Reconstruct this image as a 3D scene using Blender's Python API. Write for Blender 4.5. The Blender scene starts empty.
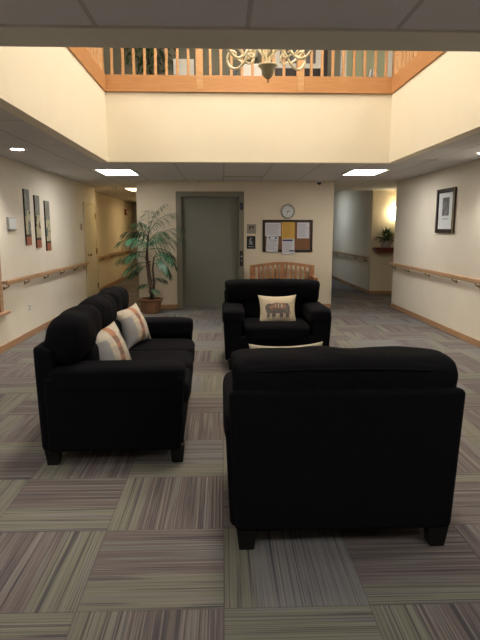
import bpy, bmesh, math, random
from mathutils import Vector, Matrix, noise
R = math.radians
scene = bpy.context.scene
col = scene.collection
rnd = random.Random(7)

# ------------------------------------------------------------------ materials
def mat(name, c, rough=0.6, metal=0.0, emit=None, estr=0.0, var=0.0, vscale=8.0, bump=0.0, bscale=200.0,
        c2=None, stretch=(1, 1, 1), spec=0.5, sheen=0.0, alpha_trans=0.0):
    m = bpy.data.materials.new(name); m.use_nodes = True
    nt = m.node_tree; N = nt.nodes; L = nt.links
    b = N['Principled BSDF']
    b.inputs['Base Color'].default_value = (*c, 1)
    b.inputs['Roughness'].default_value = rough
    b.inputs['Metallic'].default_value = metal
    b.inputs['Specular IOR Level'].default_value = spec
    b.inputs['Sheen Weight'].default_value = sheen
    if alpha_trans: b.inputs['Transmission Weight'].default_value = alpha_trans
    if emit:
        b.inputs['Emission Color'].default_value = (*emit, 1)
        b.inputs['Emission Strength'].default_value = estr
    tc = N.new('ShaderNodeTexCoord'); mp = N.new('ShaderNodeMapping')
    mp.inputs['Scale'].default_value = stretch
    L.new(tc.outputs['Object'], mp.inputs['Vector'])
    nz = N.new('ShaderNodeTexNoise'); nz.inputs['Scale'].default_value = vscale; nz.inputs['Detail'].default_value = 5
    L.new(mp.outputs[0], nz.inputs['Vector'])
    mx = N.new('ShaderNodeMix'); mx.data_type = 'RGBA'
    mx.inputs[6].default_value = (*c, 1)
    cc = c2 if c2 else tuple(max(0, x * (1 - var)) for x in c)
    mx.inputs[7].default_value = (*cc, 1)
    cr = N.new('ShaderNodeMapRange'); cr.inputs[1].default_value = .35; cr.inputs[2].default_value = .65
    L.new(nz.outputs[0], cr.inputs[0]); L.new(cr.outputs[0], mx.inputs[0])
    if var > 0 or c2: L.new(mx.outputs[2], b.inputs['Base Color'])
    if bump > 0:
        n2 = N.new('ShaderNodeTexNoise'); n2.inputs['Scale'].default_value = bscale; n2.inputs['Detail'].default_value = 3
        L.new(mp.outputs[0], n2.inputs['Vector'])
        bp = N.new('ShaderNodeBump'); bp.inputs['Strength'].default_value = bump; bp.inputs['Distance'].default_value = .004
        L.new(n2.outputs[0], bp.inputs['Height']); L.new(bp.outputs[0], b.inputs['Normal'])
    return m

def mathn(nt, op, a, b=None, c=None):
    n = nt.nodes.new('ShaderNodeMath'); n.operation = op
    for i, v in enumerate((a, b, c)):
        if v is None: continue
        if isinstance(v, (int, float)): n.inputs[i].default_value = v
        else: nt.links.new(v, n.inputs[i])
    return n.outputs[0]

def carpet_material():
    P = 0.59
    m = bpy.data.materials.new('carpet_tiles'); m.use_nodes = True
    nt = m.node_tree; N = nt.nodes; L = nt.links; b = N['Principled BSDF']
    tc = N.new('ShaderNodeTexCoord'); sp = N.new('ShaderNodeSeparateXYZ'); L.new(tc.outputs['Object'], sp.inputs[0])
    X = mathn(nt, 'DIVIDE', sp.outputs[0], P)
    Y = mathn(nt, 'DIVIDE', mathn(nt, 'SUBTRACT', sp.outputs[1], 1.95), P)
    ix = mathn(nt, 'FLOOR', X); iy = mathn(nt, 'FLOOR', Y)
    fx = mathn(nt, 'SUBTRACT', X, ix); fy = mathn(nt, 'SUBTRACT', Y, iy)
    par = mathn(nt, 'PINGPONG', mathn(nt, 'ADD', ix, iy), 1.0)          # 0 / 1 checker
    def mixf(a, c, f): # a*(1-f)+c*f
        return mathn(nt, 'ADD', mathn(nt, 'MULTIPLY', a, mathn(nt, 'SUBTRACT', 1.0, f)), mathn(nt, 'MULTIPLY', c, f))
    s = mixf(fx, fy, par)            # coordinate across the stripes
    t = mixf(fy, fx, par)            # coordinate along the stripes
    cv = N.new('ShaderNodeCombineXYZ'); L.new(ix, cv.inputs[0]); L.new(iy, cv.inputs[1])
    wn = N.new('ShaderNodeTexWhiteNoise'); wn.noise_dimensions = '3D'; L.new(cv.outputs[0], wn.inputs['Vector'])
    seed = wn.outputs['Value']
    sc = N.new('ShaderNodeSeparateColor'); L.new(wn.outputs['Color'], sc.inputs[0])
    def hsh(k):
        q = mathn(nt, 'ADD', mathn(nt, 'ADD', mathn(nt, 'MULTIPLY', ix, 1.7), mathn(nt, 'MULTIPLY', iy, 2.9)), k)
        return mathn(nt, 'FRACT', mathn(nt, 'MULTIPLY', mathn(nt, 'ABSOLUTE', mathn(nt, 'SINE', q)), 97.3))
    flip = mathn(nt, 'GREATER_THAN', hsh(14.5357), 0.5)
    s = mixf(s, mathn(nt, 'SUBTRACT', 1.0, s), flip)
    # fine stripe noise (1D across, slightly varied along)
    c1 = N.new('ShaderNodeCombineXYZ')
    L.new(mathn(nt, 'MULTIPLY', s, 95.0), c1.inputs[0]); L.new(mathn(nt, 'MULTIPLY', t, 0.45), c1.inputs[1])
    L.new(mathn(nt, 'MULTIPLY', seed, 57.0), c1.inputs[2])
    n1 = N.new('ShaderNodeTexNoise'); n1.inputs['Scale'].default_value = 1.0; n1.inputs['Detail'].default_value = 2.5
    L.new(c1.outputs[0], n1.inputs['Vector'])
    c2 = N.new('ShaderNodeCombineXYZ')
    L.new(mathn(nt, 'MULTIPLY', s, 17.0), c2.inputs[0]); L.new(mathn(nt, 'MULTIPLY', t, 0.7), c2.inputs[1])
    L.new(mathn(nt, 'MULTIPLY', seed, 91.0), c2.inputs[2])
    n2 = N.new('ShaderNodeTexNoise'); n2.inputs['Scale'].default_value = 1.0; n2.inputs['Detail'].default_value = 2
    L.new(c2.outputs[0], n2.inputs['Vector'])
    # base band colour: mauve brown main, olive band on one side, blue grey mixed streaks
    def rgbmix(f, a, c):
        x = N.new('ShaderNodeMix'); x.data_type = 'RGBA'
        if isinstance(f, float): x.inputs[0].default_value = f
        else: L.new(f, x.inputs[0])
        for k, v in ((6, a), (7, c)):
            if isinstance(v, tuple): x.inputs[k].default_value = (*v, 1)
            else: L.new(v, x.inputs[k])
        return x.outputs[2]
    def ramp(v, lo, hi):
        r = N.new('ShaderNodeMapRange'); r.clamp = True
        for k, q in ((1, lo), (2, hi)):
            if isinstance(q, (int, float)): r.inputs[k].default_value = q
            else: L.new(q, r.inputs[k])
        L.new(v, r.inputs[0]); return r.outputs[0]
    mauve = (0.134, 0.111, 0.106); olive = (0.170, 0.165, 0.130); grey = (0.160, 0.157, 0.160)
    base = rgbmix(ramp(hsh(2.4523), 0.72, 0.76), mauve, grey)
    wd = mathn(nt, 'ADD', 0.56, mathn(nt, 'MULTIPLY', sc.outputs[2], 0.22))
    wv = mathn(nt, 'ADD', s, mathn(nt, 'MULTIPLY', mathn(nt, 'SUBTRACT', n2.outputs[0], 0.5), 0.12))
    base = rgbmix(ramp(wv, wd, mathn(nt, 'ADD', wd, 0.03)), base, olive)
    base = rgbmix(mathn(nt, 'MULTIPLY', ramp(n2.outputs[0], 0.56, 0.64), .8), base, (0.175, 0.168, 0.165))
    base = rgbmix(mathn(nt, 'MULTIPLY', ramp(n2.outputs[0], 0.42, 0.34), .65), base, (0.062, 0.060, 0.070))
    base = rgbmix(mathn(nt, 'MULTIPLY', ramp(n1.outputs[0], 0.53, 0.68), 0.72), base, (0.035, 0.037, 0.052))
    base = rgbmix(mathn(nt, 'MULTIPLY', ramp(n1.outputs[0], 0.47, 0.33), 0.65), base, (0.25, 0.225, 0.215))
    # seam
    ed = mathn(nt, 'MINIMUM', mathn(nt, 'MINIMUM', fx, mathn(nt, 'SUBTRACT', 1.0, fx)), mathn(nt, 'MINIMUM', fy, mathn(nt, 'SUBTRACT', 1.0, fy)))
    base = rgbmix(mathn(nt, 'MULTIPLY', mathn(nt, 'LESS_THAN', ed, 0.006), 0.35), base, (0.06, 0.055, 0.055))
    L.new(base, b.inputs['Base Color']); b.inputs['Roughness'].default_value = .95; b.inputs['Specular IOR Level'].default_value = .15
    n3 = N.new('ShaderNodeTexNoise'); n3.inputs['Scale'].default_value = 260; L.new(tc.outputs['Object'], n3.inputs['Vector'])
    bp = N.new('ShaderNodeBump'); bp.inputs['Strength'].default_value = .5; bp.inputs['Distance'].default_value = .004
    L.new(mathn(nt, 'ADD', n3.outputs[0], n1.outputs[0]), bp.inputs['Height']); L.new(bp.outputs[0], b.inputs['Normal'])
    return m

def ceiling_material(name, x0, px, y0, py, c):
    m = bpy.data.materials.new(name); m.use_nodes = True
    nt = m.node_tree; N = nt.nodes; L = nt.links; b = N['Principled BSDF']
    tc = N.new('ShaderNodeTexCoord'); sp = N.new('ShaderNodeSeparateXYZ'); L.new(tc.outputs['Object'], sp.inputs[0])
    def fr(o, z, p, w):
        u = mathn(nt, 'DIVIDE', mathn(nt, 'SUBTRACT', o, z), p)
        f = mathn(nt, 'SUBTRACT', u, mathn(nt, 'FLOOR', u))
        e = mathn(nt, 'MINIMUM', f, mathn(nt, 'SUBTRACT', 1.0, f))
        return mathn(nt, 'LESS_THAN', e, w / p)
    g = mathn(nt, 'MAXIMUM', fr(sp.outputs[0], x0, px, .011), fr(sp.outputs[1], y0, py, .011))
    nz = N.new('ShaderNodeTexNoise'); nz.inputs['Scale'].default_value = 120; nz.inputs['Detail'].default_value = 4
    L.new(tc.outputs['Object'], nz.inputs['Vector'])
    x = N.new('ShaderNodeMix'); x.data_type = 'RGBA'; L.new(nz.outputs[0], x.inputs[0])
    x.inputs[6].default_value = (*[v * .8 for v in c], 1); x.inputs[7].default_value = (*[min(1, v * 1.15) for v in c], 1)
    y = N.new('ShaderNodeMix'); y.data_type = 'RGBA'; L.new(g, y.inputs[0]); L.new(x.outputs[2], y.inputs[6])
    y.inputs[7].default_value = (*[v * .68 for v in c], 1)
    L.new(y.outputs[2], b.inputs['Base Color']); b.inputs['Roughness'].default_value = .95
    bp = N.new('ShaderNodeBump'); bp.inputs['Strength'].default_value = .4; bp.inputs['Distance'].default_value = .003
    L.new(nz.outputs[0], bp.inputs['Height']); L.new(bp.outputs[0], b.inputs['Normal'])
    return m

M = {}
M['carpet'] = carpet_material()
M['ceil_near'] = ceiling_material('ceiling_tile_front', -.56, .68, 2.65, 1.36, (.57, .57, .61))
M['ceil_far'] = ceiling_material('ceiling_tile_back', -.65, .68, 7.48, 1.36, (.60, .59, .59))
M['wall'] = mat('cream_wall_paint', (.70, .62, .49), .85, var=.03, vscale=3, bump=.12, bscale=180, spec=.2)
M['wall_side'] = mat('pale_wall_paint', (.77, .72, .625), .85, var=.03, vscale=3, bump=.12, bscale=180, spec=.2)
M['atrium'] = mat('atrium_wall_paint', (.80, .732, .595), .85, var=.02, vscale=3, bump=.1, bscale=180, spec=.2)
M['gyp'] = mat('soffit_paint', (.62, .60, .53), .9, var=.03, bump=.1)
M['greyup'] = mat('upstairs_grey_paint', (.22, .215, .17), .9, var=.03)
M['greenup'] = mat('upstairs_green_paint', (.42, .46, .32), .9, var=.03)
M['white'] = mat('white_paint', (.80, .79, .75), .5, var=.03)
M['oak'] = mat('honey_oak', (.58, .33, .155), .45, c2=(.50, .27, .115), vscale=5, stretch=(1, 1, 9), bump=.05, bscale=60)
M['oakh'] = mat('honey_oak_board', (.52, .26, .105), .45, c2=(.45, .21, .08), vscale=4, stretch=(1.2, 1.2, 16), bump=.05, bscale=60)
M['rail'] = mat('handrail_oak', (.52, .33, .20), .4, c2=(.40, .24, .13), vscale=5, stretch=(9, 1, 9))
M['base'] = mat('baseboard_oak', (.42, .25, .14), .5, c2=(.34, .19, .10), vscale=5, stretch=(1, 1, 12))
M['bench'] = mat('bench_wood', (.46, .22, .10), .5, c2=(.33, .15, .065), vscale=7, stretch=(6, 6, 1))
M['black'] = mat('black_upholstery', (.0062, .0062, .0088), .95, c2=(.0032, .0032, .0048), vscale=140, bump=.7, bscale=420, spec=.08)
M['legw'] = mat('black_leg_wood', (.006, .006, .007), .45, var=.3, spec=.3)
M['elev'] = mat('elevator_door_paint', (.175, .178, .152), .5, var=.06, vscale=2, metal=.0)
M['elevf'] = mat('elevator_frame_paint', (.20, .185, .145), .45, var=.05, vscale=3)
M['darkp'] = mat('dark_plastic', (.012, .011, .011), .35, var=.2)
M['steel'] = mat('brushed_steel', (.42, .41, .39), .38, metal=.9, var=.15, vscale=30)
M['brass'] = mat('aged_brass', (.35, .25, .12), .4, metal=.9, var=.2)
M['door'] = mat('cream_door_paint', (.62, .56, .40), .5, var=.02)
M['cream'] = mat('cream_enamel', (.82, .72, .50), .35, var=.06, vscale=20)
M['bowl'] = mat('frosted_grey_glass', (.30, .28, .20), .35, var=.15)
M['bulb'] = mat('lit_bulb', (1, .9, .7), .4, emit=(1, .78, .48), estr=14)
M['diff'] = mat('lit_diffuser', (1, 1, 1), .5, emit=(1, .95, .87), estr=15)
M['diffw'] = mat('warm_lit_diffuser', (1, 1, 1), .5, emit=(1, .76, .42), estr=9)
M['diffc'] = mat('cool_lit_diffuser', (1, 1, 1), .5, emit=(.80, .90, 1), estr=6)
M['diffu'] = mat('upstairs_lit_diffuser', (1, 1, 1), .5, emit=(1, .90, .74), estr=31)
M['lens'] = mat('lit_downlight_lens', (1, 1, 1), .5, emit=(.97, .95, 1), estr=30)
M['sconce'] = mat('lit_sconce_glass', (1, .9, .7), .4, emit=(1, .84, .52), estr=15)
M['cork'] = mat('cork', (.24, .12, .06), .9, c2=(.17, .08, .04), vscale=90)
M['frame'] = mat('dark_wood_frame', (.022, .013, .010), .4, var=.3)
M['gold'] = mat('dull_gold_frame', (.34, .25, .14), .45, metal=.3, var=.3, vscale=40)
M['paper'] = mat('white_paper', (.62, .62, .68), .8, var=.03)
M['ypaper'] = mat('yellow_paper', (.62, .38, .08), .8, var=.05)
M['ink'] = mat('grey_print', (.28, .28, .33), .8, var=.1)
M['yink'] = mat('brown_print', (.42, .22, .05), .8, var=.1)
M['bink'] = mat('dark_blue_print', (.05, .06, .14), .8, var=.1)
M['mat_w'] = mat('white_mount_card', (.66, .70, .72), .8, var=.03)
M['photo'] = mat('grey_etching', (.10, .095, .10), .7, c2=(.22, .21, .22), vscale=9)
M['glass'] = mat('window_glass', (.04, .05, .06), .08, var=.1)
M['pil'] = mat('cream_linen', (.62, .55, .43), .9, c2=(.55, .47, .35), vscale=60, bump=.4, bscale=500)
M['pilw'] = mat('pale_linen', (.52, .47, .40), .9, c2=(.44, .40, .35), vscale=40, bump=.4, bscale=500)
M['pbrown'] = mat('brown_linen', (.20, .115, .085), .9, c2=(.27, .16, .12), vscale=30, bump=.4, bscale=500)
M['prust'] = mat('rust_linen', (.42, .20, .125), .9, var=.15, bump=.4, bscale=500)
M['pgrey'] = mat('grey_linen', (.17, .15, .165), .9, var=.2, bump=.4, bscale=500)
M['pgreyl'] = mat('light_grey_linen', (.33, .33, .35), .9, var=.12, bump=.4, bscale=500)
M['eleph'] = mat('grey_elephant_print', (.10, .095, .10), .9, c2=(.19, .17, .17), vscale=60)
M['leaf'] = mat('palm_leaf_green', (.030, .075, .035), .45, c2=(.07, .125, .055), vscale=14)
M['leafb'] = mat('palm_leaf_bright', (.022, .105, .050), .35, c2=(.05, .17, .08), vscale=20)
M['leafd'] = mat('dark_leaf_green', (.020, .06, .018), .4, c2=(.055, .12, .03), vscale=16)
M['bark'] = mat('fibrous_bark', (.10, .060, .038), .9, c2=(.05, .03, .02), vscale=40, bump=.8, bscale=60)
M['soil'] = mat('potting_soil', (.03, .02, .015), .95, var=.4, vscale=60)
M['redw'] = mat('red_stained_wood', (.16, .03, .022), .4, var=.25, vscale=8)
M['potw'] = mat('pale_ceramic', (.42, .40, .38), .4, var=.08)
M['red'] = mat('red_plastic', (.22, .03, .02), .4, var=.1)

def basket_material():
    m = mat('woven_basket', (.30, .15, .065), .7, c2=(.17, .08, .035), vscale=25, stretch=(1, 1, 4))
    nt = m.node_tree; b = nt.nodes['Principled BSDF']
    tc = nt.nodes.new('ShaderNodeTexCoord'); w = nt.nodes.new('ShaderNodeTexWave'); w.bands_direction = 'Z'
    w.inputs['Scale'].default_value = 14; w.inputs['Distortion'].default_value = 1.5; w.inputs['Detail Scale'].default_value = 6
    nt.links.new(tc.outputs['Object'], w.inputs['Vector'])
    bp = nt.nodes.new('ShaderNodeBump'); bp.inputs['Distance'].default_value = .01
    nt.links.new(w.outputs[1], bp.inputs['Height']); nt.links.new(bp.outputs[0], b.inputs['Normal'])
    return m
M['basket'] = basket_material()

# ------------------------------------------------------------------ mesh helpers
def bx(bm, x0, x1, y0, y1, z0, z1, mi=0):
    v = [bm.verts.new((x, y, z)) for z in (z0, z1) for (x, y) in ((x0, y0), (x1, y0), (x1, y1), (x0, y1))]
    for f in ((0, 3, 2, 1), (4, 5, 6, 7), (0, 1, 5, 4), (1, 2, 6, 5), (2, 3, 7, 6), (3, 0, 4, 7)):
        bm.faces.new([v[i] for i in f]).material_index = mi
    return v

def tube(bm, pts, r, seg=8, caps=True, mi=0):
    pts = [Vector(p) for p in pts]; rings = []
    n = len(pts); up = Vector((0, 0, 1))
    rr = r if isinstance(r, (list, tuple)) else [r] * n
    for i, p in enumerate(pts):
        t = (pts[min(i + 1, n - 1)] - pts[max(i - 1, 0)]).normalized()
        a = t.cross(up)
        if a.length < 1e-3: a = t.cross(Vector((1, 0, 0)))
        a.normalize(); b = t.cross(a).normalized()
        rings.append([bm.verts.new(p + (a * math.cos(q) + b * math.sin(q)) * rr[i]) for q in [2 * math.pi * k / seg for k in range(seg)]])
    for i in range(n - 1):
        for k in range(seg):
            bm.faces.new([rings[i][k], rings[i][(k + 1) % seg], rings[i + 1][(k + 1) % seg], rings[i + 1][k]]).material_index = mi
    if caps:
        bm.faces.new(rings[0][::-1]).material_index = mi; bm.faces.new(rings[-1]).material_index = mi

def lathe(bm, prof, seg=24, c=(0, 0, 0), mi=0):
    rings = []
    for r, z in prof:
        rings.append([bm.verts.new((c[0] + max(r, 1e-4) * math.cos(2 * math.pi * k / seg), c[1] + max(r, 1e-4) * math.sin(2 * math.pi * k / seg), c[2] + z)) for k in range(seg)])
    for i in range(len(rings) - 1):
        for k in range(seg):
            bm.faces.new([rings[i][k], rings[i][(k + 1) % seg], rings[i + 1][(k + 1) % seg], rings[i + 1][k]]).material_index = mi
    bm.faces.new(rings[0][::-1]); bm.faces.new(rings[-1])

def puff(bm, c, h, e=4.0, n=14, wr=0.0, seed=0.0, fl=None, ex=None):
    """soft rounded block: centre c, half sizes h, exponent e, wrinkle amplitude wr"""
    grid = {}
    def vert(i, j, k):
        key = (i, j, k)
        if key in grid: return grid[key]
        u = Vector((2 * i / n - 1, 2 * j / n - 1, 2 * k / n - 1))
        u = Vector([math.sin(q * math.pi / 2) * .55 + q * .45 for q in u])
        e1 = ex or e
        s = (abs(u.x) ** e1 + (abs(u.y) ** e + abs(u.z) ** e) ** (e1 / e)) ** (1 / e1)
        p = Vector((u.x / s * h[0], u.y / s * h[1], u.z / s * h[2]))
        if fl: p = fl(p, u)
        if wr:
            q = p * 5.5 + Vector((seed, seed * 2.3, -seed))
            nv = noise.noise(q) + .5 * noise.noise(q * 2.7)
            p += p.normalized() * nv * wr
        grid[key] = bm.verts.new(p + Vector(c)); return grid[key]
    for a in range(3):
        for side in (0, n):
            for i in range(n):
                for j in range(n):
                    def g(p, q):
                        t = [0, 0, 0]; t[a] = side; t[(a + 1) % 3] = p; t[(a + 2) % 3] = q; return vert(*t)
                    f = [g(i, j), g(i + 1, j), g(i + 1, j + 1), g(i, j + 1)]
                    if side == 0: f.reverse()
                    bm.faces.new(f)

def obj(name, bm, m, parent=None, smooth=False, bevel=0.0, bseg=2, loc=None, rot=None, subsurf=0):
    me = bpy.data.meshes.new(name)
    bmesh.ops.recalc_face_normals(bm, faces=bm.faces)
    bm.to_mesh(me); bm.free()
    for x in (m if isinstance(m, (list, tuple)) else [m]): me.materials.append(x)
    o = bpy.data.objects.new(name, me); col.objects.link(o)
    if smooth:
        for p in me.polygons: p.use_smooth = True
    if bevel:
        b = o.modifiers.new('bevel', 'BEVEL'); b.width = bevel; b.segments = bseg; b.limit_method = 'ANGLE'
        if bseg > 2:
            for p in me.polygons: p.use_smooth = True
            w = o.modifiers.new('wn', 'WEIGHTED_NORMAL')
    if subsurf:
        s = o.modifiers.new('sub', 'SUBSURF'); s.levels = s.render_levels = subsurf
    if parent: o.parent = parent
    if loc: o.location = loc
    if rot: o.rotation_euler = rot
    return o

def thing(name, label, cat, loc=(0, 0, 0), rz=0.0, group=None):
    o = bpy.data.objects.new(name, None); col.objects.link(o); o.location = loc; o.rotation_euler = (0, 0, rz)
    o.empty_display_size = .1
    o['label'] = label; o['category'] = cat
    if group: o['group'] = group
    return o
def tag(o, label, cat, group=None, kind=None):
    o['label'] = label; o['category'] = cat
    if group: o['group'] = group
    if kind: o['kind'] = kind
    return o
def struct(name, bm, m, label=None, cat=None, **k):
    o = obj(name, bm, m, **k); o['kind'] = 'structure'
    if label: o['label'] = label
    if cat: o['category'] = cat
    return o
def copy_tree(o, parent=None):
    c = o.copy(); col.objects.link(c)
    if parent: c.parent = parent
    for ch in [q for q in bpy.data.objects if q.parent == o]: copy_tree(ch, c)
    return c
def BM(): return bmesh.new()
def boxobj(name, d, m, parent=None, bevel=0.0, bseg=2, **k):
    bm = BM(); bx(bm, *d); return obj(name, bm, m, parent, bevel=bevel, bseg=bseg, **k)

# ------------------------------------------------------------------ setting
XL, XR, ZC = -2.74, 3.33, 2.40
AX0, AX1, AY0, AY1 = -1.52, 2.27, 2.87, 7.50       # open well in the ceiling
ZF, ZB = 3.28, 3.49                                 # top of painted fascia, top of oak board
YB = 10.35                                          # elevator wall
CX = -1.59                                          # right side of the left corridor
RX = 2.11                                           # end of the elevator wall, right corridor

bm = BM(); bx(bm, -3.6, 5.2, -3.6, 19.8, -.1, 0)
struct('floor', bm, M['carpet'], 'striped carpet tiles laid quarter turned across the lobby floor', 'floor')
bm = BM()
bx(bm, -3.6, 5.2, -3.6, AY0 - .02, ZC, ZC + .06, 0)
bx(bm, -3.6, AX0 - .02, AY0 - .02, AY1 + .02, ZC, ZC + .06, 1); bx(bm, AX1 + .02, 5.2, AY0 - .02, AY1 + .02, ZC, ZC + .06, 1)
bx(bm, -3.6, 5.2, AY1 + .02, 12.7, ZC, ZC + .06, 1); bx(bm, -3.6, CX + .3, 12.7, 19.8, ZC, ZC + .06, 1)
bx(bm, CX + .3, 5.2, 12.7, 19.8, ZC + .22, ZC + .28, 1)
bx(bm, 1.5, 5.2, 12.7, 12.74, ZC + .0, ZC + .22, 1)
struct('ceiling', bm, [M['ceil_near'], M['ceil_far']], 'grey acoustic tile ceiling around the open well', 'ceiling')

def wallbox(name, d, m, label=None):
    bm = BM(); bx(bm, *d); return struct(name, bm, m, label, 'wall' if label else None)
# lower walls
wallbox('wall_left', (XL - .12, XL, -3.5, 12.06, 0, ZC), M['wall_side'], 'pale left wall with handrail and narrow panels')
wallbox('wall_left_corridor', (XL - .40, XL - .28, 12.06, 18.5, 0, ZC), M['wall'], 'warm cream wall of the left corridor beyond the door')
wallbox('wall_left_corridor_return', (XL - .40, XL - .12, 12.0, 12.06, 0, ZC), M['wall'])
wallbox('wall_left_corridor_end', (-3.6, CX, 19.5, 19.62, 0, ZC), M['wall'])
wallbox('wall_left_corridor_outer', (-3.6, -3.48, 18.4, 19.6, 0, ZC), M['wall'])
wallbox('wall_right', (XR, XR + .12, -3.5, 10.46, 0, ZC), M['wall_side'], 'pale right wall with handrail and framed picture')
wallbox('wall_front', (-3.6, 5.2, -3.6, -3.5, 0, ZC), M['wall'])
bm = BM()
EX0, EX1, EZ = -.86, .415, 2.21
bx(bm, CX, EX0, YB, YB + .18, 0, ZC); bx(bm, EX1, RX, YB, YB + .18, 0, ZC); bx(bm, EX0, EX1, YB, YB + .18, EZ, ZC)
struct('wall_back', bm, M['wall'], 'cream wall around the elevator', 'wall')
wallbox('wall_back_left_side', (CX, CX + .12, YB + .18, 19.5, 0, ZC), M['wall'])
wallbox('wall_back_right_side', (RX - .12, RX, YB + .18, 19.5, 0, ZC + .22), M['wall'])
wallbox('wall_right_corridor', (3.47, 3.60, 12.72, 19.6, 0, ZC + .22), M['wall_side'], 'pale wall along the right corridor')
wallbox('wall_right_corridor_end', (RX - .1, 3.6, 19.5, 19.62, 0, ZC + .22), M['wall_side'])
wallbox('wall_alcove', (3.47, 5.1, 12.60, 12.72, 0, ZC), M['wall'], 'cream alcove wall behind the ledge plant')
wallbox('wall_alcove_side', (5.0, 5.12, 10.3, 12.6, 0, ZC), M['wall'])
wallbox('wall_alcove_front', (XR + .12, 5.1, 10.34, 10.46, 0, ZC), M['wall'])
# elevator
bm = BM()
bx(bm, EX0, EX0 + .095, YB - .015, YB + .16, 0, EZ); bx(bm, EX1 - .095, EX1, YB - .015, YB + .16, 0, EZ); bx(bm, EX0 + .095, EX1 - .095, YB - .015, YB + .16, EZ - .095, EZ)
d = struct('door_1', bm, M['elevf'], 'grey elevator doorway in the back wall', 'elevator door', bevel=.004)
bm = BM(); bx(bm, EX0 + .03, EX1 - .03, YB + .11, YB + .15, .0, EZ - .05)
obj('door_panel', bm, M['elev'], d)
boxobj('sill_plate', (EX0 + .095, EX1 - .095, YB - .02, YB + .11, 0, .008), M['steel'], d)
# atrium walls
bm = BM(); bx(bm, AX0 - .12, AX0, AY0, AY1, ZC - .002, ZF); struct('wall_atrium_left', bm, M['atrium'], 'bright cream fascia on the left side of the open well', 'wall')
bm = BM(); bx(bm, AX1, AX1 + .12, AY0, AY1, ZC - .002, ZF); struct('wall_atrium_right', bm, M['atrium'], 'bright cream fascia on the right side of the open well', 'wall')
bm = BM(); bx(bm, AX0 - .12, AX1 + .12, AY1, AY1 + .12, ZC - .002, ZF); struct('wall_atrium_back', bm, M['atrium'], 'bright cream fascia across the far side of the open well', 'wall')
bm = BM(); bx(bm, AX0 - .12, AX1 + .12, AY0 - .12, AY0, ZC - .002, ZF); struct('wall_atrium_front', bm, M['atrium'])
# soffit strip at near edge
bm = BM(); bx(bm, XL, XR, 2.61, AY0, ZC - .012, ZC)
struct('trim_1', bm, M['gyp'], 'painted soffit strip at the near edge of the open well', 'trim')
# thin shadow bead at the fascia foot
# upper floor
bm = BM()
bx(bm, -5, 6, -1, AY0 - .12, ZF - .12, ZF); bx(bm, -5, AX0 - .12, AY0 - .12, AY1 + .12, ZF - .12, ZF)
bx(bm, AX1 + .12, 6, AY0 - .12, AY1 + .12, ZF - .12, ZF); bx(bm, -5, 6, AY1 + .12, 9.7, ZF - .12, ZF)
struct('floor', bm, M['carpet'])
UZ = 5.6
wallbox('wall_upper_back', (-5, 6, 9.6, 9.7, ZF, UZ), M['greyup'], 'grey green wall of the upper landing behind the balusters')
wallbox('wall_upper_left', (-5.1, -5, -1, 9.7, ZF, UZ), M['atrium'])
wallbox('wall_upper_right', (6, 6.1, -1, 9.7, ZF, UZ), M['atrium'])
wallbox('wall_upper_front', (-5, 6, -1.1, -1, ZF, UZ), M['atrium'])
bm = BM(); bx(bm, -5.1, 6.1, -1.1, 9.7, UZ, UZ + .1); struct('ceiling', bm, M['gyp'])
# baseboards
def basebd(name, d):
    bm = BM(); bx(bm, *d); struct(name, bm, M['base'], bevel=.004)
basebd('baseboard_left', (XL, XL + .014, -3.5, 11.0, 0, .085))
basebd('baseboard_left_corridor', (XL - .28, XL - .266, 12.06, 18.5, 0, .085))
basebd('baseboard_right', (XR - .014, XR, -3.5, 10.46, 0, .085))
basebd('baseboard_right_end', (XR - .014, XR + .12, 10.46, 10.474, 0, .085))
basebd('baseboard_back_left', (CX, EX0, YB - .014, YB, 0, .085))
basebd('baseboard_back_right', (EX1, RX, YB - .014, YB, 0, .085))
basebd('baseboard_right_corridor', (3.456, 3.47, 12.60, 19.5, 0, .085))
basebd('baseboard_alcove', (3.456, 5.0, 12.586, 12.60, 0, .085))
# room door on the left wall
bm = BM()
for d_ in ((10.97, 11.03, 0, 2.05), (11.93, 11.99, 0, 2.05), (11.03, 11.93, 1.99, 2.05)):
    bx(bm, XL, XL + .022, *d_)
d = struct('door_2', bm, M['door'], 'cream door at the end of the left wall', 'door', bevel=.003)
boxobj('door_slab', (XL, XL + .012, 11.03, 11.93, .005, 1.99), M['door'], d)
for z in (1.79, 1.05, .30):
    boxobj('hinge', (XL + .012, XL + .032, 11.88, 11.945, z - .06, z + .06), M['brass'], d)
bm = BM(); lathe(bm, [(.03, 0), (.03, .012), (.012, .015), (.012, .04), (.028, .05), (.03, .065), (.02, .08), (.002, .082)], 16)
obj('door_handle', bm, M['brass'], d, smooth=True, loc=(XL + .012, 11.16, 1.0), rot=(0, R(90), 0))
# interior window on the left (only its casing and stool reach into view)
bm = BM()
bx(bm, XL, XL + .025, 6.655, 6.745, .50, 2.1); bx(bm, XL, XL + .025, 5.40, 5.49, .50, 2.1); bx(bm, XL, XL + .025, 5.49, 6.655, 2.01, 2.1)
w = struct('window_1', bm, M['rail'], 'oak cased interior window at the left edge', 'window', bevel=.004)
boxobj('window_pane', (XL, XL + .008, 5.49, 6.655, .50, 2.01), M['glass'], w)
boxobj('window_sill', (XL, XL + .075, 5.33, 6.825, .465, .50), M['rail'], w, bevel=.006)

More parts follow.
